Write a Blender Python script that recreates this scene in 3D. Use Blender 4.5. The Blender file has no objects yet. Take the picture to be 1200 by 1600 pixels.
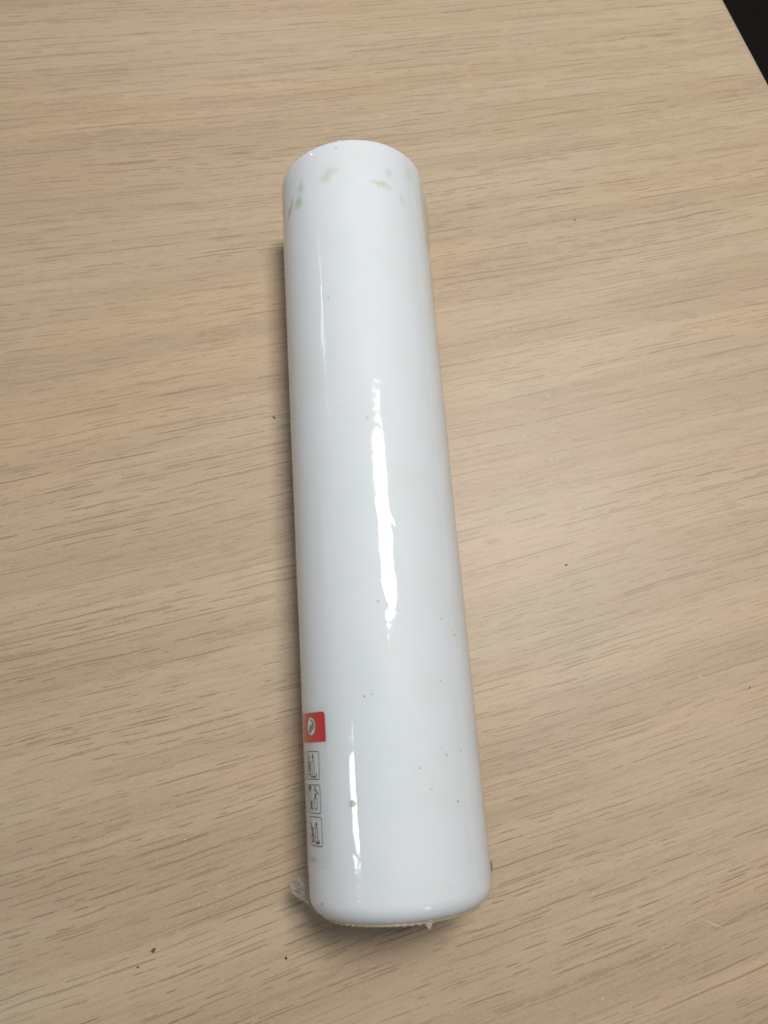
import bpy, bmesh, math, random
import numpy as np
from mathutils import Vector, Matrix

scene = bpy.context.scene
COL = scene.collection
rad = math.radians

# ---------------------------------------------------------------- camera
cam_d = bpy.data.cameras.new('camera')
cam = bpy.data.objects.new('camera', cam_d); COL.objects.link(cam)
cam_d.sensor_fit = 'VERTICAL'; cam_d.sensor_height = 36.0; cam_d.sensor_width = 27.0
cam_d.lens = 27.0
cam_d.clip_start = 0.01; cam_d.clip_end = 50
cam_d.dof.use_dof = True; cam_d.dof.focus_distance = 0.315; cam_d.dof.aperture_fstop = 14.0
cam.location = (0, 0, 0.33545); cam.rotation_euler = (rad(16.11), 0, 0)
scene.camera = cam

# ---------------------------------------------------------------- light
world = bpy.data.worlds.new('World'); scene.world = world; world.use_nodes = True
bg = world.node_tree.nodes['Background']
bg.inputs['Color'].default_value = (0.84, 0.94, 1.10, 1); bg.inputs['Strength'].default_value = 0.105
# square ceiling panels above the desk, on one grid
PANEL_H = 1.25; PANEL_C = (0.24, 0.405); E1 = (1.70, 0.66); E2 = (-0.59, 1.60)
for i, j, w in ((0, 0, 14), (-1, 0, 3.1), (-1, 1, 3.6), (0, 1, 3.8), (0, -1, 1.6), (-2, 1, 0.8)):
    ld = bpy.data.lights.new('ceiling_panel_light', 'AREA')
    ld.shape = 'SQUARE'; ld.size = 0.31; ld.energy = w; ld.color = (1.0, 0.985, 0.955) if i == 0 else (0.86, 0.95, 1.0)
    lo = bpy.data.objects.new('ceiling_panel_light', ld); COL.objects.link(lo)
    lo.location = (PANEL_C[0] + i*E1[0] + j*E2[0], PANEL_C[1] + i*E1[1] + j*E2[1], PANEL_H)
    lo.rotation_euler = (0, 0, rad(20.5))

scene.view_settings.view_transform = 'Standard'
scene.view_settings.look = 'None'
scene.view_settings.gamma = 1.0
scene.view_settings.use_curve_mapping = False
scene.view_settings.exposure = 0.06
scene.cycles.max_bounces = 6
scene.cycles.transparent_max_bounces = 16

# ---------------------------------------------------------------- helpers
class NT:
    """small node-graph writer"""
    def __init__(self, name):
        self.mat = bpy.data.materials.new(name); self.mat.use_nodes = True
        self.t = self.mat.node_tree; self.t.nodes.clear()
        self.out = self.t.nodes.new('ShaderNodeOutputMaterial')
    def n(self, typ, ins=None, **props):
        nd = self.t.nodes.new(typ)
        for k, v in props.items(): setattr(nd, k, v)
        for k, v in (ins or {}).items(): self.set(nd.inputs[k], v)
        return nd
    def set(self, sock, v):
        if isinstance(v, bpy.types.NodeSocket): self.t.links.new(v, sock)
        elif isinstance(v, bpy.types.Node): self.t.links.new(v.outputs[0], sock)
        else: sock.default_value = v
    def m(self, op, a, b=None, c=None, clamp=False):
        nd = self.t.nodes.new('ShaderNodeMath'); nd.operation = op; nd.use_clamp = clamp
        for k, v in enumerate((a, b, c)):
            if v is not None: self.set(nd.inputs[k], v)
        return nd.outputs[0]
    def xyz(self, x=0.0, y=0.0, z=0.0):
        return self.n('ShaderNodeCombineXYZ', {0: x, 1: y, 2: z}).outputs[0]
    def noise(self, vec, scale=1.0, detail=2.0, rough=0.5, dist=0.0):
        nd = self.n('ShaderNodeTexNoise', {'Vector': vec, 'Scale': scale, 'Detail': detail, 'Roughness': rough, 'Distortion': dist})
        return nd.outputs[0]
    def step(self, v, lo, hi, a=0.0, b=1.0):
        nd = self.n('ShaderNodeMapRange', {0: v, 1: lo, 2: hi, 3: a, 4: b}, interpolation_type='SMOOTHSTEP')
        return nd.outputs[0]
    def mix(self, f, a, b, blend='MIX'):
        nd = self.t.nodes.new('ShaderNodeMix'); nd.data_type = 'RGBA'; nd.blend_type = blend
        self.set(nd.inputs[0], f)
        for k, v in ((6, a), (7, b)):
            if isinstance(v, tuple): v = tuple(v) + ((1,) if len(v) == 3 else ())
            self.set(nd.inputs[k], v)
        return nd.outputs[2]
    def bsdf(self, **k):
        nd = self.t.nodes.new('ShaderNodeBsdfPrincipled')
        for kk, v in k.items():
            kk = kk.replace('_', ' ')
            if isinstance(v, tuple) and len(v) == 3 and 'Color' in kk: v = v + (1,)
            self.set(nd.inputs[kk], v)
        return nd
    def finish(self, sh):
        self.t.links.new(sh.outputs[0], self.out.inputs[0]); return self.mat

def flat(name, col, rough=0.5, var=0.10, **k):
    g = NT(name)
    c = g.n('ShaderNodeTexCoord').outputs['Object']
    v = g.step(g.noise(c, 900, 3), 0.3, 0.7, 1 - var, 1 + 0.6*var)
    colr = g.n('ShaderNodeVectorMath', {0: col, 1: g.xyz(v, v, v)}, operation='MULTIPLY').outputs[0]
    return g.finish(g.bsdf(Base_Color=colr, Roughness=rough, **k))

def link(o, parent=None):
    COL.objects.link(o)
    if parent is not None: o.parent = parent
    return o

def mesh_obj(name, verts, faces, mat, parent=None, smooth=False, mats=None, fmat=None):
    me = bpy.data.meshes.new(name); me.from_pydata([tuple(v) for v in verts], [], faces)
    for mm in (mats or [mat]): me.materials.append(mm)
    if fmat is not None: me.polygons.foreach_set('material_index', fmat)
    if smooth: me.polygons.foreach_set('use_smooth', [True]*len(me.polygons))
    me.update()
    return link(bpy.data.objects.new(name, me), parent)

def tag(o, label=None, cat=None, group=None, kind=None):
    if label: o['label'] = label
    if cat: o['category'] = cat
    if group: o['group'] = group
    if kind: o['kind'] = kind
    return o

# ---------------------------------------------------------------- materials
def wood_material():
    g = NT('oak_laminate')
    co = g.n('ShaderNodeTexCoord').outputs['Object']           # desk frame: x along grain, y across
    s = g.n('ShaderNodeSeparateXYZ', {0: co})
    p, q = g.m('ADD', s.outputs[0], 0.25), g.m('ADD', s.outputs[1], 0.22)
    # the figure fans out slightly: lines are not quite parallel, and wander
    fan = g.m('MULTIPLY_ADD', p, 0.04, g.m('MULTIPLY', q, g.m('MULTIPLY_ADD', p, 0.5, 1.0)))
    w1 = g.m('MULTIPLY', g.m('SUBTRACT', g.noise(g.xyz(g.m('MULTIPLY', p, 4.0), g.m('MULTIPLY', q, 9.0)), 1, 1), 0.5), 0.012)
    w2 = g.m('MULTIPLY', g.m('SUBTRACT', g.noise(g.xyz(g.m('MULTIPLY', p, 38.0), g.m('MULTIPLY', q, 90.0), 7.0), 1, 1), 0.5), 0.0016)
    v = g.m('ADD', fan, g.m('ADD', w1, w2))
    def vec(a, b, z): return g.xyz(g.m('MULTIPLY', p, a), g.m('MULTIPLY', v, b), z)
    # broad flame-coloured boards and paler ones
    board = g.step(g.noise(vec(2.6, 13.0, 3.1), 1, 2, 0.55), 0.42, 0.62)
    tone = g.noise(vec(4.0, 60.0, 9.4), 1, 3, 0.6)
    fine = g.noise(vec(16.0, 950.0, 1.7), 1, 3, 0.7)
    col = g.mix(board, (0.522, 0.408, 0.272), (0.545, 0.392, 0.250))
    col = g.mix(g.step(tone, 0.35, 0.70), col, (0.450, 0.332, 0.215))
    col = g.mix(g.step(fine, 0.35, 0.68, 0.0, 0.34), col, (0.40, 0.29, 0.18))
    # pores: thin broken dashes strung along growth lines, each line with its own rhythm
    def lines(spacing, seed, freq, thick, lo, hi):
        ph = g.m('MULTIPLY_ADD', v, 1.0/spacing, seed)
        idn = g.m('FLOOR', ph); fr = g.m('FRACT', ph)
        wn = g.n('ShaderNodeTexWhiteNoise', {'W': g.m('ADD', idn, seed)}, noise_dimensions='1D')
        sc = g.n('ShaderNodeSeparateColor', {0: wn.outputs['Color']})
        c = g.m('MULTIPLY_ADD', sc.outputs[0], 0.6, 0.2)
        d = g.m('MULTIPLY', g.m('ABSOLUTE', g.m('SUBTRACT', fr, c)), spacing)
        dn = g.noise(g.xyz(g.m('MULTIPLY', p, freq), g.m('MULTIPLY', idn, 5.37), seed), 1, 2, 0.6)
        mask = g.step(dn, lo, hi)
        ln = g.m('SUBTRACT', 1.0, g.m('DIVIDE', d, g.m('MULTIPLY_ADD', mask, thick*0.75, thick*0.25)), clamp=True)
        return g.m('MULTIPLY', g.m('MULTIPLY', ln, mask), g.m('MULTIPLY_ADD', sc.outputs[1], 0.7, 0.3))
    dens = g.step(g.noise(vec(5.0, 22.0, 41.0), 1, 1), 0.35, 0.60, 0.72, 1.0)
    fleck = g.step(g.noise(vec(85.0, 1100.0, 33.0), 1, 1, 0.5), 0.58, 0.68)
    pore = g.m('MAXIMUM', lines(0.0038, 3.3, 44.0, 0.00042, 0.45, 0.57), g.m('MULTIPLY', lines(0.0027, 7.9, 66.0, 0.00038, 0.48, 0.58), 0.95))
    pore = g.m('MAXIMUM', pore, lines(0.0056, 12.1, 24.0, 0.00044, 0.43, 0.58))
    pore = g.m('MULTIPLY', g.m('MAXIMUM', pore, g.m('MULTIPLY', fleck, 0.24)), dens)
    col = g.mix(g.m('MULTIPLY', pore, 1.0, clamp=True), col, (0.225, 0.142, 0.078))
    # fine tooth of the print, worn pale flecks and dust
    tooth = g.noise(g.xyz(g.m('MULTIPLY', s.outputs[0], 700.0), g.m('MULTIPLY', s.outputs[1], 1500.0), 2.0), 1, 2, 0.7)
    col = g.mix(g.step(tooth, 0.50, 0.75, 0.0, 0.30), col, (0.64, 0.52, 0.39))
    col = g.mix(g.step(tooth, 0.25, 0.48, 0.22, 0.0), col, (0.33, 0.235, 0.145))
    fl = g.step(g.noise(co, 620, 2, 0.7), 0.65, 0.73)
    fl = g.m('MULTIPLY', fl, g.step(g.noise(co, 14, 1), 0.48, 0.66))
    col = g.mix(g.m('MULTIPLY', fl, 0.65), col, (0.72, 0.64, 0.54))
    bump = g.n('ShaderNodeBump', {'Strength': 0.35, 'Distance': 0.0001, 'Height': g.noise(g.xyz(g.m('MULTIPLY', s.outputs[0], 400.0), g.m('MULTIPLY', s.outputs[1], 1800.0)), 1, 2, 0.6)})
    return g.finish(g.bsdf(Base_Color=col, Roughness=0.45, Normal=bump.outputs[0], Specular_IOR_Level=0.5))

R = 0.0325; FILM = 0.00035; ZC = R + FILM + 0.0001
T0, T1 = -0.0592, 0.2445            # bottom and top end along the axis
RB, RT = 0.0068, 0.0020             # rounding of the two end rims

STAINS = [ # theta deg, t, half width along arc (m), half length (m), turn deg, strength, colour
    (-42.8, .2275, .0016, .0030, 10, .6, (.36, .46, .14)), (-46.6, .2212, .0022, .0024, 0, .75, (.35, .47, .15)),
    (-58.5, .2222, .0012, .0048, -38, .85, (.20, .22, .17)), (-72.0, .2290, .0010, .0035, 0, .6, (.30, .30, .26)),
    (-17.4, .2280, .0038, .0018, 20, .38, (.38, .45, .20)), (-20.0, .2255, .0016, .0018, 0, .28, (.42, .48, .22)),
    (19.6, .2224, .0028, .0013, -5, .55, (.46, .47, .14)), (26.4, .2220, .0026, .0016, 0, .40, (.50, .50, .22)),
    (29.2, .2285, .0022, .0018, 30, .40, (.44, .42, .34)), (52.0, .2350, .0030, .0050, 0, .35, (.62, .58, .36)),
    (40.4, .2180, .0008, .0022, 0, .45, (.44, .40, .42)), (74.0, .2250, .0060, .0120, 0, .15, (.66, .62, .40)),
    (-25.3, -.0213, .0016, .0019, 0, .75, (.62, .55, .40)),
]
def wax_material():
    g = NT('white_wax')
    uv = g.n('ShaderNodeUVMap', uv_map='wrap').outputs[0]
    co = g.n('ShaderNodeTexCoord').outputs['Object']
    cloud = g.noise(co, 55, 4, 0.6)
    col = g.mix(g.step(cloud, 0.35, 0.68), (0.795, 0.826, 0.858), (0.772, 0.812, 0.822))
    # faint grey smudges, mostly on one side of the wrap
    s = g.n('ShaderNodeSeparateXYZ', {0: uv})
    sm = g.m('MULTIPLY', g.step(g.noise(co, 420, 4, 0.65), 0.60, 0.74), g.step(g.noise(co, 75, 2), 0.50, 0.62))
    sm = g.m('MULTIPLY', sm, g.step(s.outputs[0], 0.002, 0.020, 0.06, 0.34))
    col = g.mix(sm, col, (0.50, 0.48, 0.44))
    warp = g.n('ShaderNodeTexNoise', {'Vector': uv, 'Scale': 300, 'Detail': 2})
    wv = g.n('ShaderNodeVectorMath', {0: warp.outputs['Color'], 1: (0.5, 0.5, 0.5)}, operation='SUBTRACT').outputs[0]
    wv = g.n('ShaderNodeVectorMath', {0: wv, 3: 0.0050}, operation='SCALE').outputs[0]
    uvw = g.n('ShaderNodeVectorMath', {0: uv, 1: wv}, operation='ADD').outputs[0]
    for th, t, a, b, turn, st, c in STAINS:
        mp = g.n('ShaderNodeMapping', {'Vector': uvw, 'Location': (rad(th)*R, t, 0), 'Rotation': (0, 0, rad(turn)), 'Scale': (a, b, 1)}, vector_type='TEXTURE')
        ln = g.n('ShaderNodeVectorMath', {0: mp.outputs[0]}, operation='LENGTH').outputs['Value']
        col = g.mix(g.step(ln, 0.0, 1.75, st*0.72, 0.0), col, c)
    b = g.n('ShaderNodeBump', {'Strength': 0.2, 'Distance': 0.0006, 'Height': g.noise(co, 60, 3)})
    return g.finish(g.bsdf(Base_Color=col, Roughness=0.5, Specular_IOR_Level=0.2, Subsurface_Weight=0.55,
                           Subsurface_Radius=(1.0, 0.9, 0.75), Subsurface_Scale=0.008, Normal=b.outputs[0]))

def film_material(name, bump_dist, milk=0.0, tint=(0.985, 0.985, 0.98), boost=1.0, mcol=(0.82, 0.80, 0.74)):
    g = NT(name)
    co = g.n('ShaderNodeTexCoord').outputs['Object']
    s = g.n('ShaderNodeSeparateXYZ', {0: co})
    n1 = g.noise(co, 70, 3, 0.55)
    st = g.xyz(g.m('MULTIPLY', s.outputs[0], 160.0), g.m('MULTIPLY', s.outputs[1], 900.0), g.m('MULTIPLY', s.outputs[2], 160.0))
    n2 = g.noise(st, 1, 4, 0.65)
    n3 = g.noise(co, 1500, 2, 0.5)
    area = g.step(g.noise(co, 24, 2), 0.42, 0.62, 0.25, 1.0)
    h = g.m('ADD', g.m('MULTIPLY', n1, 1.0), g.m('MULTIPLY', area, g.m('MULTIPLY_ADD', n2, 0.24, g.m('MULTIPLY', n3, 0.10))))
    bump = g.n('ShaderNodeBump', {'Strength': 1.0, 'Distance': bump_dist, 'Height': h})
    lw = g.n('ShaderNodeLayerWeight', {'Blend': 0.5}).outputs['Facing']
    fac = g.m('MULTIPLY_ADD', g.m('POWER', lw, 5.0), 0.55, 0.060*boost, clamp=True)
    tr = g.n('ShaderNodeBsdfTransparent', {'Color': tuple(tint) + (1,)})
    gl = g.n('ShaderNodeBsdfGlossy', {'Color': (1, 1, 1, 1), 'Roughness': 0.05, 'Normal': bump.outputs[0]})
    base = tr
    if milk:
        df = g.n('ShaderNodeBsdfDiffuse', {'Color': tuple(mcol) + (1,)})
        tl = g.n('ShaderNodeBsdfTranslucent', {'Color': tuple(mcol) + (1,)})
        dd = g.n('ShaderNodeMixShader', {0: 0.5, 1: df.outputs[0], 2: tl.outputs[0]})
        base = g.n('ShaderNodeMixShader', {0: milk, 1: tr.outputs[0], 2: dd.outputs[0]})
    return g.finish(g.n('ShaderNodeMixShader', {0: fac, 1: base.outputs[0], 2: gl.outputs[0]}))

def carpet_material():
    g = NT('dark_carpet')
    co = g.n('ShaderNodeTexCoord').outputs['Object']
    col = g.mix(g.noise(co, 160, 4, 0.7), (0.012, 0.011, 0.010), (0.034, 0.028, 0.025))
    b = g.n('ShaderNodeBump', {'Strength': 0.6, 'Distance': 0.004, 'Height': g.noise(co, 420, 3)})
    return g.finish(g.bsdf(Base_Color=col, Roughness=0.95, Specular_IOR_Level=0.1, Normal=b.outputs[0]))

M_WOOD = wood_material()
M_EDGE = flat('edge_banding', (0.47, 0.37, 0.25), 0.45)
M_WAX = wax_material()
M_FILM = film_material('clear_shrink_film', 0.00022)
M_TAIL = film_material('crumpled_film', 0.00010, milk=0.40, tint=(0.92, 0.92, 0.89), boost=3.5)
M_SEAM = film_material('yellowed_film_seam', 0.0004, milk=0.72, tint=(0.92, 0.86, 0.74), boost=1.3, mcol=(0.80, 0.72, 0.60))
M_FOLD = film_material('loose_yellowed_film', 0.0004, milk=0.12, tint=(0.985, 0.98, 0.95), boost=1.0, mcol=(0.86, 0.87, 0.78))
def clear_label():
    g = NT('clear_label_stock')
    tr = g.n('ShaderNodeBsdfTransparent'); d = g.bsdf(Base_Color=(0.83, 0.85, 0.87), Roughness=0.4)
    return g.finish(g.n('ShaderNodeMixShader', {0: 0.22, 1: tr.outputs[0], 2: d.outputs[0]}))
M_PAPER = clear_label()
M_RED = flat('label_red_print', (0.62, 0.022, 0.035), 0.40, 0.04)
M_INK = flat('label_black_ink', (0.030, 0.032, 0.038), 0.5)
M_GREY = flat('label_grey_green_ink', (0.19, 0.24, 0.225), 0.5)
M_WHITEINK = flat('label_white_ink', (0.80, 0.83, 0.80), 0.5)
M_DIRT = flat('dark_dirt', (0.035, 0.028, 0.022), 0.8)
M_DIRTG = flat('grey_dirt', (0.22, 0.19, 0.16), 0.8)
M_DIRTC = flat('desk_dirt', (0.15, 0.115, 0.08), 0.8, 0.5)
M_BROWN = flat('brown_dirt', (0.16, 0.08, 0.035), 0.8)
M_DRIP = flat('beige_wax_drip', (0.66, 0.62, 0.52), 0.35)
M_CRUMBW = flat('white_wax_crumb', (0.78, 0.76, 0.72), 0.4)
M_SCRATCH = flat('scratched_wood', (0.60, 0.50, 0.385), 0.6)

# ---------------------------------------------------------------- setting: floor, desk
fl = mesh_obj('floor', [(-4, -4, -0.73), (4, -4, -0.73), (4, 4, -0.73), (-4, 4, -0.73)], [(0, 1, 2, 3)], carpet_material())
tag(fl, 'dark floor beyond the desk edge', kind='structure')

DESK_ROT = rad(16.27)
desk = bpy.data.objects.new('desk', None); link(desk)
desk.location = (0.19934, 0.36731, 0); desk.rotation_euler = (0, 0, DESK_ROT)   # origin on the right-hand edge
tag(desk, 'oak laminate desk top with dark short grain lines under the candle', 'desk')
def slab(name, x0, x1, y0, y1, z0, z1, bev, mat, parent):
    bm = bmesh.new(); bmesh.ops.create_cube(bm, size=1)
    for v_ in bm.verts:
        v_.co = Vector((x0 + (v_.co.x + .5)*(x1-x0), y0 + (v_.co.y + .5)*(y1-y0), z0 + (v_.co.z + .5)*(z1-z0)))
    bmesh.ops.bevel(bm, geom=list(bm.edges), offset=bev, segments=3, affect='EDGES', profile=0.5)
    me = bpy.data.meshes.new(name); bm.to_mesh(me); bm.free(); me.materials.append(mat)
    return link(bpy.data.objects.new(name, me), parent)
slab('tabletop', -1.40, -0.0012, -0.72, 0.38, -0.025, 0.0, 0.0003, M_WOOD, desk)
slab('edge_band', -0.0012, 0.0, -0.72, 0.38, -0.025, 0.0, 0.0005, M_EDGE, desk)
desk_inv = (Matrix.Translation(desk.location) @ Matrix.Rotation(DESK_ROT, 4, 'Z')).inverted()

# pale scratches on the desk top: thin raised slivers of lifted laminate
def sliver(name, pts, w, mat, parent, z=0.00012):
    vs, fs = [], []
    for k, (x, y) in enumerate(pts):
        a = Vector(pts[max(k-1, 0)]); b = Vector(pts[min(k+1, len(pts)-1)]); d = (b-a).normalized()
        nn = Vector((-d.y, d.x)); ww = w*(0.25 + 0.75*math.sin(math.pi*(k+0.4)/(len(pts)-0.2)))
        for sgn in (-1, 1):
            P = desk_inv @ Vector((x + nn.x*ww*sgn, y + nn.y*ww*sgn, 0)); P.z = 0.00002
            vs.append(P)
        P = desk_inv @ Vector((x, y, 0)); P.z = z; vs.append(P)
    for k in range(len(pts)-1):
        a, b = 3*k, 3*k+3
        fs += [(a, b, b+2, a+2), (a+2, b+2, b+1, a+1)]
    return mesh_obj(name, vs, fs, mat, parent)
sliver('scratch', [(0.1262, -0.0705), (0.1280, -0.0711), (0.1298, -0.0722), (0.1318, -0.0727), (0.1326, -0.0731)], 0.00028, M_SCRATCH, desk)
sliver('scratch', [(-0.0905, 0.0560), (-0.0895, 0.0535), (-0.0880, 0.0520), (-0.0876, 0.0500)], 0.00016, M_SCRATCH, desk)
sliver('scratch', [(-0.1180, 0.0075), (-0.1160, 0.0080), (-0.1148, 0.0074)], 0.00018, M_SCRATCH, desk)

# ---------------------------------------------------------------- the wrapped candle
candle = bpy.data.objects.new('wrapped_candle', None); link(candle)
candle.location = (0.0023, 0, 0); candle.rotation_euler = (0, 0, rad(4.041))
tag(candle, 'white pillar candle in clear shrink film lying on the oak desk', 'candle')

def wrap(theta, t, r):
    """theta in radians from straight up, positive to the right"""
    return (r*math.sin(theta), t, ZC + r*math.cos(theta))

def profile(off, ns, nb, nt):
    pr = []
    for k in range(1, 9): pr.append((T0 - off, (R - RB)*k/8.0))
    for k in range(1, nb+1):
        f = math.pi/2*k/nb
        pr.append((T0 + RB - (RB + off)*math.cos(f), R - RB + (RB + off)*math.sin(f)))
    for k in range(1, ns):
        pr.append((T0 + RB + (T1 - RT - T0 - RB)*k/ns, R + off))
    for k in range(nt+1):
        f = math.pi/2*k/nt
        pr.append((T1 - RT + (RT + off)*math.sin(f), R - RT + (RT + off)*math.cos(f)))
    for k in range(7, 0, -1): pr.append((T1 + off, (R - RT)*k/8.0))
    return np.array(pr)

def revolve(name, off, nth, ns, nb, nt, mat, parent, disp=None):
    pr = profile(off, ns, nb, nt); m = len(pr)
    th = -math.pi + 2*math.pi*np.arange(nth)/nth
    TT, TH = np.meshgrid(np.arange(m), th, indexing='ij')
    t = pr[:, 0][TT]; r = pr[:, 1][TT]
    if disp is not None:
        dr, dt = disp(TH, t, r); r = r + dr; t = t + dt
    X = r*np.sin(TH); Z = ZC + r*np.cos(TH)
    V = np.stack([X, t, Z], -1).reshape(-1, 3)
    V = np.vstack([V, [[0, T0 - off, ZC], [0, T1 + off, ZC]]])
    c0, c1 = m*nth, m*nth + 1
    faces = []; uvs = []
    idx = np.arange(m*nth).reshape(m, nth)
    for i in range(m-1):
        for j in range(nth):
            k = (j+1) % nth
            faces.append((idx[i, j], idx[i, k], idx[i+1, k], idx[i+1, j]))
    for j in range(nth):
        k = (j+1) % nth
        faces.append((c0, idx[0, k], idx[0, j])); faces.append((c1, idx[m-1, j], idx[m-1, k]))
    faces = [tuple(int(x) for x in f) for f in faces]
    ob = mesh_obj(name, V, faces, mat, parent, smooth=True)
    me = ob.data
    uvl = me.uv_layers.new(name='wrap')
    tf = t.reshape(-1); thf = np.repeat(th[None], m, 0).reshape(-1)
    data = np.zeros(len(me.loops)*2)
    li = np.zeros(len(me.loops), int); me.loops.foreach_get('vertex_index', li)
    u = np.where(li < m*nth, thf[np.minimum(li, m*nth-1)], 0.0)
    # loops that close the seam (underside of the candle) take +pi
    data[0::2] = u*R; data[1::2] = np.where(li < m*nth, tf[np.minimum(li, m*nth-1)], 0)
    uvl.data.foreach_set('uv', data)
    return ob

wax = revolve('wax_body', 0.0, 128, 60, 10, 4, M_WAX, candle)

rng = np.random.default_rng(11)
def film_disp(TH, t, r):
    d = np.zeros_like(TH)
    # long loose facets of the shrunk film
    for _ in range(26):
        kth = rng.integers(1, 9); kt = rng.uniform(25, 210); a = rng.uniform(0.4, 1.0)*3.2e-5*(90/(60 + kt))
        d += a*np.sin(kth*TH + kt*t*rng.choice([-1, 1]) + rng.uniform(0, 6.28))
    # fold lines: sharp little ridges running mostly along the axis or slantwise
    for th0, t0, ln, sl, w, a in ((-0.49, .165, .05, .4, .012, 3.0e-5), (-0.40, -.02, .06, -.3, .012, 3.0e-5), (0.13, .0765, .007, -16.0, .024, -7e-5), (0.18, .0765, .007, -16.0, .024, 4e-5),
                                  (0.10, .046, .006, -18.0, .024, 5e-5), (-0.42, -.039, .004, -24.0, .024, -8e-5), (0.14, .040, .008, -14.0, .022, 7e-5), (-0.40, -.0045, .002, 30.0, .024, 6e-5)):
        x = (TH - th0) - sl*(t - t0)
        d += a*np.exp(-np.abs(x)/w)*np.exp(-((t - t0)/ln)**2)
    side = (r > R - 0.003)
    # puckers where the film is gathered round the rounded bottom rim
    mb = np.clip((T0 + RB*0.75 - t)/(RB*0.75), 0, 1)
    d += mb*6e-5*(np.sin(23*TH + 3*np.sin(5*TH)) + 0.7*np.sin(41*TH + 1.3))
    # puckers at the sharper top rim
    mt = np.clip((t - (T1 - 0.010))/0.010, 0, 1)
    d += mt*4e-5*(np.sin(17*TH + 2*np.sin(3*TH)) + 0.6*np.sin(37*TH))
    # film standing off near the top rim
    def bulge(th0, t0, wt, wl, a): return a*np.exp(-((TH - th0)/wt)**2 - ((t - t0)/wl)**2)
    d += bulge(1.30, .223, .16, .009, 1.3e-3) + bulge(1.12, .236, .10, .004, 5e-4)
    d += bulge(-1.0, .2425, .07, .0020, 9e-4) + bulge(-0.55, .2425, .12, .0016, 4e-4) + bulge(-.15, .243, .10, .0014, 3e-4)
    # label edge lifts the film a hair
    under = np.clip((np.abs(TH) - 2.4)/0.4, 0, 1)                # flat against the desk
    d = d*(1 - under) - under*0.00012*side
    d = np.maximum(d, -0.00014)
    return d*(r > 0.012), np.zeros_like(d)
film = revolve('shrink_film', FILM, 560, 460, 24, 8, M_FILM, candle, film_disp)

# ---------- film seam round the bottom rim: a scalloped, slightly yellowed bead
def seam_mesh():
    vs, fs = [], []; n, k = 420, 7
    rnd = random.Random(4)
    ph = [rnd.uniform(0, 6.28) for _ in range(4)]
    for i in range(n):
        th = -math.pi + 2*math.pi*i/n
        lump = 0.5 + 0.5*math.sin(64*th + ph[0] + 1.5*math.sin(3*th))
        rb = 0.00036 + 0.00036*lump*(0.6 + 0.4*math.sin(7*th + ph[1]))
        if abs(th) > 2.5: rb *= 0.6
        rb *= 1 + 0.7*math.exp(-((th + 1.2)/0.3)**2)
        fc = rad(11 + 3*math.sin(5*th + ph[2]))                  # where on the rounding the bead sits
        tc = T0 + RB - (RB + FILM)*math.cos(fc); rc = R - RB + (RB + FILM)*math.sin(fc)
        for j in range(k):
            a = 2*math.pi*j/k
            vs.append(wrap(th, tc + rb*math.cos(a), rc + 1.5*rb*math.sin(a)))
    for i in range(n):
        for j in range(k):
            i2, j2 = (i+1) % n, (j+1) % k
            fs.append((i*k+j, i2*k+j, i2*k+j2, i*k+j2))
    return vs, fs
vs, fs = seam_mesh()
mesh_obj('film_seam', vs, fs, M_SEAM, film, smooth=True)
# small pointed tab of film hanging from the seam
def tab(th0, w, h, name, mat, zdrop=0.0):
    vs, fs = [], []; n = 9
    fc = rad(14); tc = T0 + RB - (RB + FILM)*math.cos(fc); rc = R - RB + (RB + FILM)*math.sin(fc)
    for k in range(5):
        f = k/4.0; ww = w*(1-f)**0.8*0.5 + 0.00012
        for j in range(n):
            a = 2*math.pi*j/n
            vs.append(wrap(th0 + ww*math.cos(a)/rc, tc - h*f + 0.0003, rc + 0.0005*(1 - 0.6*f)*math.sin(a) + zdrop*f))
    for k in range(4):
        for j in range(n):
            j2 = (j+1) % n; fs.append((k*n+j, k*n+j2, (k+1)*n+j2, (k+1)*n+j))
    fs.append(tuple(range(4*n, 5*n)))
    return mesh_obj(name, vs, fs, mat, film, smooth=True)
tab(0.30, 0.0034, 0.0026, 'film_tab', M_SEAM)

# loose fold of film standing off the right-hand side below the top rim
def fold():
    vs, fs = [], []; n, k = 40, 9
    for i in range(n):
        f = i/(n-1); t = 0.2050 + 0.0320*f; env = math.sin(math.pi*f)**0.7
        for j in range(k):
            a = j/(k-1)                                   # an arch: rises from the film and comes back to it
            th = 1.16 + 0.42*a; hgt = (0.00155*env*(1 + .18*math.sin(19*f)))*math.sin(math.pi*a)**0.8
            vs.append(wrap(th, t + 0.0004*math.sin(9*a + 14*f), R + FILM + 0.00004 + hgt))
    for i in range(n-1):
        for j in range(k-1): fs.append((i*k+j, i*k+j+1, (i+1)*k+j+1, (i+1)*k+j))
    return vs, fs
vs, fs = fold()
mesh_obj('film_fold', vs, fs, M_FOLD, film, smooth=True)

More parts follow.
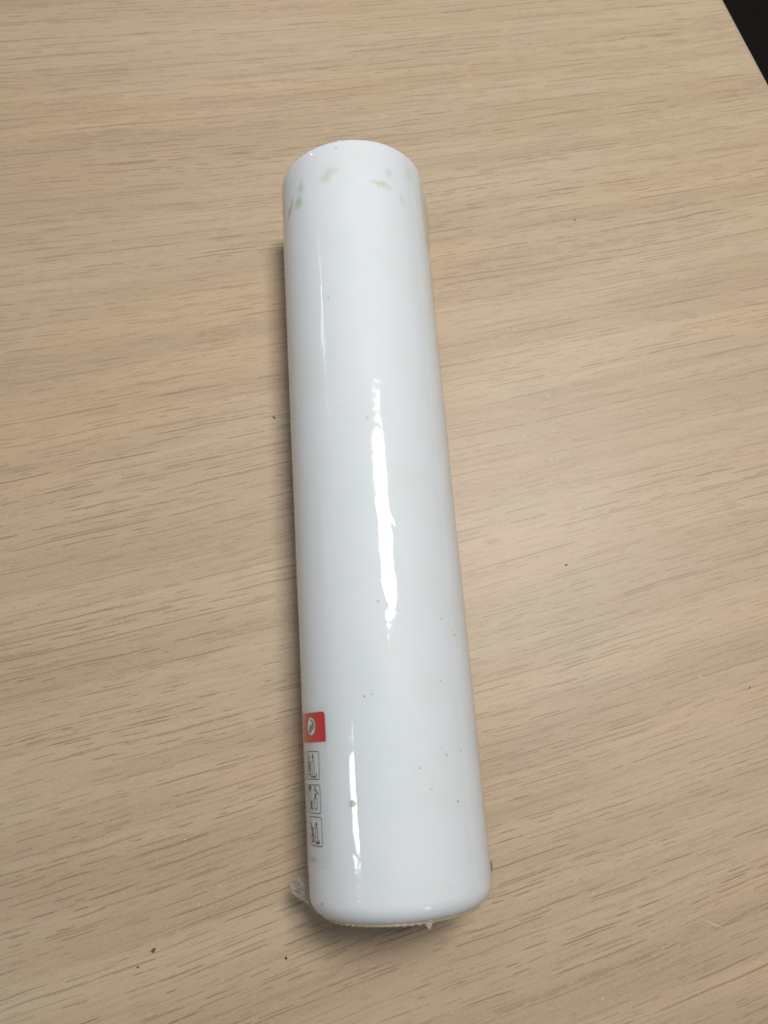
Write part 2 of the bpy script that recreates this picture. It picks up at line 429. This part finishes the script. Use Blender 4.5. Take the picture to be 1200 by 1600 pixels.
# ---------- crumpled ear of film at the bottom left
def ear():
    rnd = np.random.default_rng(3)
    base = Vector((-0.0296, -0.0612, 0.0205)); tip = Vector((-0.0388, -0.0503, 0.0215))
    ax_ = tip - base; nrm = Vector((0, 0, 1)); sd_ = ax_.cross(nrm).normalized(); nrm = sd_.cross(ax_).normalized()
    nu, nv = 34, 44
    vs, fs = [], []
    for sheet in range(2):
        ph = rnd.uniform(0, 6.28, 8)
        o = len(vs)
        for i in range(nu):
            u = i/(nu-1)
            wid = 0.0011 + 0.0021*math.sin(min(u, .8)/.8*math.pi/2) - 0.0006*max(0, u-.8)/.2
            for j in range(nv):
                w = j/(nv-1)*2 - 1
                edge = 0.0011*math.sin(5*w + ph[0]) + 0.0007*math.sin(13*w + ph[1])
                uu = u*(1 + 0.09*math.sin(6*w + ph[2]))
                P = base + ax_*uu + sd_*(wid*w + 0.0005*math.sin(9*u + ph[3])) + ax_.normalized()*edge*u
                hgt = 0.0011*math.asin(math.sin(4.0*w*math.pi + 3*u + ph[4]))*0.64*(0.5 + u) + 0.0006*math.sin(9*w + 15*u + ph[5]) + 0.0004*math.asin(math.sin(21*u + 8*w + ph[6]))
                P = P + nrm*(hgt + (0.0009 if sheet else -0.0006)*(1 - w*w) + 0.0012*u*u)
                vs.append(P)
        for i in range(nu-1):
            for j in range(nv-1):
                a = o + i*nv + j; fs.append((a, a+1, a+nv+1, a+nv))
    return vs, fs
vs, fs = ear()
mesh_obj('film_ear', vs, fs, M_TAIL, film, smooth=True)

# ---------------------------------------------------------------- label
class Print:
    """flat print shapes in label millimetres (u right along the wrap, v up the axis) laid on the candle"""
    def __init__(self): self.v = []; self.f = []; self.mi = []
    def quadstrip(self, A, B, mi=0):
        o = len(self.v)
        for a, b in zip(A, B): self.v += [a, b]
        for k in range(len(A)-1):
            self.f.append((o+2*k, o+2*k+2, o+2*k+3, o+2*k+1)); self.mi.append(mi)
    def line(self, pts, w, closed=False, mi=0):
        P = []; w *= 0.95
        pts = list(pts) + ([pts[0]] if closed else [])
        for a, b in zip(pts[:-1], pts[1:]):
            n = max(1, int(math.dist(a, b)/0.6))
            for k in range(n): P.append((a[0] + (b[0]-a[0])*k/n, a[1] + (b[1]-a[1])*k/n))
        P.append(pts[-1])
        A, B = [], []
        for k in range(len(P)):
            if closed: a, b = P[(k-1) % (len(P)-1)], P[(k+1) % (len(P)-1)] if k < len(P)-1 else P[1]
            else: a, b = P[max(k-1, 0)], P[min(k+1, len(P)-1)]
            dx, dy = b[0]-a[0], b[1]-a[1]; l = math.hypot(dx, dy) or 1
            A.append((P[k][0] - dy/l*w/2, P[k][1] + dx/l*w/2)); B.append((P[k][0] + dy/l*w/2, P[k][1] - dx/l*w/2))
        self.quadstrip(A, B, mi)
    def poly(self, pts, mi=0):
        o = len(self.v); self.v += list(pts); self.f.append(tuple(range(o, o+len(pts)))); self.mi.append(mi)
    def fan(self, c, pts, mi=0):
        o = len(self.v); self.v += [c] + list(pts)
        for k in range(len(pts)): self.f.append((o, o+1+k, o+1+(k+1) % len(pts))); self.mi.append(mi)
    def band(self, u0, u1, v0, v1, cut=None, mi=0, step=0.6):
        n = max(2, int((u1-u0)/step)); A, B = [], []
        for k in range(n+1):
            u = u0 + (u1-u0)*k/n; A.append((u, v1 if cut is None else v1 - cut(u))); B.append((u, v0))
        self.quadstrip(A, B, mi)
    def build(self, name, mats, parent, r):
        V = [wrap(u/1000.0/R, v/1000.0, r) for u, v in self.v]
        me = bpy.data.meshes.new(name); me.from_pydata(V, [], self.f)
        for mm in mats: me.materials.append(mm)
        me.polygons.foreach_set('material_index', self.mi)
        me.update()
        # all print faces outward
        bm = bmesh.new(); bm.from_mesh(me)
        for f in bm.faces:
            c = f.calc_center_median(); 
            if f.normal.dot(Vector((c.x, 0, c.z - ZC))) < 0: f.normal_flip()
        bm.to_mesh(me); bm.free()
        return link(bpy.data.objects.new(name, me), parent)
def U(deg): return rad(deg)*R*1000.0
RL = R + 0.00010; RP = R + 0.00016; RP2 = R + 0.00021
EDGE_R = U(-43.2); LAB_L = U(-165)
pr_ = Print(); cr = 2.0
def corner(u):
    x = u - (EDGE_R - cr); return 0 if x <= 0 else cr - math.sqrt(max(cr*cr - x*x, 0))
n_ = 150; A = []; B = []
for k in range(n_+1):
    u = LAB_L + (EDGE_R - LAB_L)*(1 - (1 - k/n_)**2); A.append((u, 9.5 - corner(u))); B.append((u, -42.2 + corner(u)*.4))
pr_.quadstrip(A, B)
label = pr_.build('label', [M_PAPER], candle, RL)
pr_ = Print(); e2 = U(-44.0); A = []; B = []
for k in range(n_+1):
    u = LAB_L + (e2 - LAB_L)*(1 - (1 - k/n_)**2); x = u - (e2 - 1.5)
    A.append((u, 9.25 - (0 if x <= 0 else 1.5 - math.sqrt(max(2.25 - x*x, 0))))); B.append((u, -0.95))
pr_.quadstrip(A, B)
band = pr_.build('red_band', [M_RED], label, RP)
# round recycling emblem: pale ring and disc, two arrows winding round each other
cu, cv, er = U(-59.6), 4.55, 3.05
circ = lambda r_, n=40: [(cu + r_*math.cos(2*math.pi*k/n), cv + r_*math.sin(2*math.pi*k/n)) for k in range(n)]
pe = Print(); pe.fan((cu, cv), circ(er), 0)
pe.build('emblem_disc', [M_WHITEINK], label, RP2)
pe = Print(); pe.fan((cu, cv), circ(er - 0.62), 0); pe.line(circ(er + 0.05), 0.16, True, 0)
pe.build('emblem_ground', [M_GREY], label, RP2 + 0.00003)
pe = Print()
sw = [(-2.15, -1.2), (-2.55, 0.0), (-2.2, 1.2), (-1.45, 2.0), (-0.75, 1.95), (-0.75, 2.6), (0.95, 1.15), (-0.45, 0.0), (-0.45, 0.75), (-1.0, 0.35), (-1.35, -0.35), (-1.55, -1.1)]
pe.fan((cu - 1.15, cv + 0.95), [(cu + x, cv + y) for x, y in sw], 0)
sw2 = [(0.2, -2.45), (1.2, -2.2), (2.1, -1.3), (2.2, -0.7), (1.5, -1.2), (0.9, -1.6), (0.35, -1.6)]
pe.fan((cu + 1.1, cv - 1.75), [(cu + x, cv + y) for x, y in sw2], 0)
pe.build('emblem_arrows', [M_WHITEINK], label, RP2 + 0.00006)

def rbox(P, u0, v0, w, h, r_=0.8, lw=0.28):
    pts = []
    for cx_, cy_, a0 in ((u0+w-r_, v0+h-r_, 0), (u0+r_, v0+h-r_, 90), (u0+r_, v0+r_, 180), (u0+w-r_, v0+r_, 270)):
        for k in range(5):
            a = rad(a0 + 90*k/4); pts.append((cx_ + r_*math.cos(a), cy_ + r_*math.sin(a)))
    P.line(pts, lw, True)
def flame(P, x, y, h, w, fill=True):
    pts = [(x + w/2*math.sin(math.pi*f)*(1 - 0.25*f), y + h*f) for f in (0, .15, .3, .45, .6, .75, .9, 1)]
    pts += [(2*x - a, b) for a, b in pts[-2:0:-1]]
    if fill: P.fan((x, y + h*.4), pts)
    else: P.line(pts, 0.32, True)
def stick(P, x0, x1, y0, y1, lw=0.28): P.line([(x0, y0), (x0, y1), (x1, y1), (x1, y0)], lw)
def cross(P, x, y, w, h, lw=0.5):
    lw *= 1.35
    P.line([(x-w/2, y+h/2), (x+w/2, y-h/2)], lw); P.line([(x+w/2, y+h/2), (x-w/2, y-h/2)], lw)
BW, BH = U(-51.9) - U(-69.2), 9.35
def box1(P, u, v):
    rbox(P, u, v, BW, BH)
    flame(P, u+2.2, v+6.3, 2.3, 1.25); stick(P, u+1.3, u+3.1, v+1.6, v+6.0, .2); cross(P, u+2.2, v+4.2, 2.6, 3.6)
    flame(P, u+5.5, v+6.5, 2.2, 1.3, True); stick(P, u+4.7, u+6.4, v+1.2, v+6.1)
    P.line([(u+1.0, v+1.6), (u+3.2, v+1.6), (u+3.7, v+0.95), (u+4.6, v+0.75), (u+6.8, v+0.75), (u+7.6, v+1.0), (u+8.2, v+1.9)], .45)
def box2(P, u, v):
    rbox(P, u, v, BW, BH)
    P.fan((u+1.5, v+8.3), [(u+.3, v+9.1), (u+2.9, v+9.1), (u+3.1, v+8.4), (u+2.2, v+7.7), (u+1.2, v+7.2), (u+.4, v+7.3)])
    P.line([(u+3.0, v+8.4), (u+2.6, v+7.0), (u+2.9, v+5.9), (u+2.0, v+4.6), (u+1.0, v+4.8), (u+.6, v+6.2), (u+.9, v+7.3)], .3)
    cross(P, u+2.7, v+2.6, 2.1, 3.0, .55); stick(P, u+2.0, u+3.4, v+.8, v+3.4, .22)
    P.line([(u+5.6, v+7.3), (u+6.5, v+9.0), (u+7.2, v+7.6), (u+5.6, v+7.3)], .3); P.line([(u+7.2, v+7.6), (u+8.0, v+6.7), (u+8.9, v+6.4)], .5)
    flame(P, u+6.5, v+5.0, 1.9, 1.5); P.line([(u+5.4, v+1.4), (u+5.4, v+4.8), (u+7.5, v+4.8), (u+7.5, v+1.4)], .34, True)
def box3(P, u, v):
    rbox(P, u, v, BW, BH)
    flame(P, u+1.6, v+5.6, 2.5, .8); cross(P, u+2.6, v+4.2, 2.2, 3.8, .6)
    P.line([(u+2.0, v+3.2), (u+3.5, v+3.4), (u+3.9, v+2.4), (u+3.3, v+1.5), (u+2.1, v+1.6), (u+1.8, v+2.6)], .45, True)
    P.line([(u+2.0, v+1.3), (u+3.8, v+1.2)], .75)
    flame(P, u+6.1, v+6.0, 1.9, 1.4); stick(P, u+5.4, u+6.9, v+1.5, v+5.8, .36); P.line([(u+5.0, v+1.5), (u+5.6, v+1.0), (u+7.4, v+1.0), (u+8.0, v+1.7)], .7)
for bi, (fn, th, v) in enumerate(((box1, -69.2, -13.4), (box2, -69.4, -24.65), (box3, -69.2, -35.2), (box1, -89.6, -13.6), (box2, -89.8, -24.9), (box3, -95.0, -35.4))):
    P = Print(); fn(P, U(th), v); P.build('pictogram', [M_INK], label, RP)
# small print line ending in ES.COM under the pictograms
fc = bpy.data.curves.new('text', 'FONT'); fc.body = 'LES.COM'; fc.size = 1.45; fc.align_x = 'RIGHT'; fc.space_character = 1.05
fo = bpy.data.objects.new('text', fc); COL.objects.link(fo)
dg = bpy.context.evaluated_depsgraph_get(); tm = fo.evaluated_get(dg).to_mesh()
P = Print(); P.v = [(U(-61.2) + v_.co.x, -40.3 + v_.co.y) for v_ in tm.vertices]; P.f = [tuple(p_.vertices) for p_ in tm.polygons]; P.mi = [0]*len(P.f)
fo.evaluated_get(dg).to_mesh_clear(); bpy.data.objects.remove(fo)
P.build('print_line', [M_GREY], label, RP)

# ---------------------------------------------------------------- specks and a hair stuck to the film
def lump_mesh(name, seed, size, hgt, mat, n=9, irregular=0.35, stretch=1.0):
    """small irregular crumb lying on z = 0: two rings and a top"""
    rnd = random.Random(seed); vs, fs = [], []
    for lev, (zz, sc) in enumerate(((0.0, 0.92), (0.45, 1.0), (0.85, 0.62))):
        for k in range(n):
            a = 2*math.pi*k/n
            if lev == 0 and k == 0: rr = [1 + irregular*rnd.uniform(-1, 1) for _ in range(n)]
            vs.append((size*sc*rr[k]*math.cos(a)*stretch, size*sc*rr[k]*math.sin(a), hgt*zz*(1 + .3*rnd.uniform(-1, 1)*(lev > 0))))
    vs.append((0, 0, hgt))
    for l in range(2):
        for k in range(n): fs.append((l*n+k, l*n+(k+1) % n, (l+1)*n+(k+1) % n, (l+1)*n+k))
    for k in range(n): fs.append((2*n+k, 2*n+(k+1) % n, 3*n))
    fs.append(tuple(range(n-1, -1, -1)))
    me = bpy.data.meshes.new(name); me.from_pydata(vs, [], fs); me.materials.append(mat); me.update()
    return me
SPECKS = [(-22.6, .1697, 3.0, 0), (-17.46, .1208, 2.3, 1), (-.85, .1155, 2.8, 0), (-43.97, .1129, 2.2, 1), (-2.05, .0452, 4.0, 0), (-14.26, .013, 3.2, 0),
          (-9.43, .0134, 2.6, 0), (39.89, .0386, 3.2, 0), (49.59, .0346, 3.2, 1), (51.3, .0331, 4.0, 0), (34.71, .0168, 2.4, 0), (15.53, -.0117, 2.8, 0),
          (34.5, -.0083, 3.6, 0), (47.09, -.0074, 2.8, 1), (40.45, -.0236, 3.6, 0), (22.14, -.0187, 3.0, 1), (-54.58, -.053, 4.5, 0), (28.4, .1775, 2.2, 1),
          (46.5, .1779, 2.4, 1), (-10.16, .2400, 3.6, 1), (-71.0, .1267, 4.6, 2), (30.0, .047, 2.4, 1), (36.0, .045, 2.2, 1), (54.0, .029, 2.0, 1), (30.9, -.006, 2.4, 1), (33.0, -.011, 2.2, 1)]
for k, (th, t, s_, mk) in enumerate(SPECKS):
    me = lump_mesh('speck', k, s_*0.74e-4, 1.0e-4, (M_DIRT, M_DIRTG, M_BROWN)[mk], 7, 0.3)
    o = link(bpy.data.objects.new('speck', me), candle)
    o.location = wrap(rad(th), t, R + FILM - 0.00002); o.rotation_euler = (0, rad(th), 0)
me = lump_mesh('wax_blister', 77, 0.00115, 0.00035, M_DRIP, 12, 0.18, 0.85)
o = link(bpy.data.objects.new('wax_blister', me), candle)
o.location = wrap(rad(-25.6), -.0213, R + FILM - 0.00002); o.rotation_euler = (0, rad(-25.6), 0)
def tube(name, pts, r0, mat, parent=None, n=6):
    vs, fs = [], []; pts = [Vector(p) for p in pts]
    for k, p_ in enumerate(pts):
        d = (pts[min(k+1, len(pts)-1)] - pts[max(k-1, 0)]).normalized()
        a = d.orthogonal().normalized(); b = d.cross(a); rr = r0*(1 - 0.6*abs(2*k/(len(pts)-1) - 1))
        for j in range(n):
            an = 2*math.pi*j/n; vs.append(p_ + a*rr*math.cos(an) + b*rr*math.sin(an))
    for k in range(len(pts)-1):
        for j in range(n): fs.append((k*n+j, k*n+(j+1) % n, (k+1)*n+(j+1) % n, (k+1)*n+j))
    fs += [tuple(range(n-1, -1, -1)), tuple(range((len(pts)-1)*n, len(pts)*n))]
    return mesh_obj(name, vs, fs, mat, parent, smooth=True)
rr = R + FILM + 0.0003
tube('fibre', [wrap(rad(a), t, rr) for a, t in ((79, -.0493), (80, -.0481), (81, -.0468), (83, -.0458))], 0.00022, M_DIRT, candle)

# ---------------------------------------------------------------- crumbs on the desk
CR = [('dirt_crumb', 'ragged dark crumb on the desk left of the candle foot', (-0.0898, -0.0811), .00105, .0005, M_DIRTC, 2.0, 35, 'crumb'),
      ('dirt_crumb', 'small grey-brown speck of dirt nearest the lower left corner', (-0.0955, -0.0871), .0007, .0004, M_DIRTC, 1.3, 10, 'crumb'),
      ('dirt_crumb', 'dark three-cornered crumb just below the bottom end of the candle', (-0.0381, -0.0838), .0009, .0008, M_DIRT, 1.1, 60, 'crumb'),
      ('dirt_crumb', 'tiny dark speck on the desk right of the candle middle', (0.0812, 0.0722), .0006, .0004, M_DIRT, 1.7, 15, 'crumb'),
      ('wax_flake', 'tiny white flake on the desk right of the candle', (0.0752, 0.0536), .0009, .0006, M_CRUMBW, .45, 10, 'flake'),
      ('dirt_crumb', 'thin dark crumb near the right border of the picture', (0.1559, 0.0188), .0009, .0004, M_DIRT, .35, -15, 'crumb'),
      ('dirt_crumb', 'curled dark crumb close to the left side of the candle', (-0.0518, 0.1432), .0007, .0004, M_DIRT, 1.9, -35, 'crumb'),
      ('dirt_crumb', 'tiny black dot on the desk far left of the candle', (-0.1205, 0.1150), .00035, .0003, M_DIRT, 1.0, 0, 'crumb'),
      ('dirt_crumb', 'small brown speck on the desk right of the candle top', (0.0975, 0.2520), .0008, .0004, M_BROWN, 1.2, 20, 'crumb')]
for k, (nm, lb, (x, y), s_, hg, mt, stc, rot, ct) in enumerate(CR):
    me = lump_mesh(nm, 100 + k, s_*0.58, hg*0.7, mt, 9, 0.45, stc)
    o = link(bpy.data.objects.new(nm, me)); o.location = (x, y, 0.00003); o.rotation_euler = (0, 0, rad(rot))
    tag(o, lb, ct, 'crumbs on the desk')
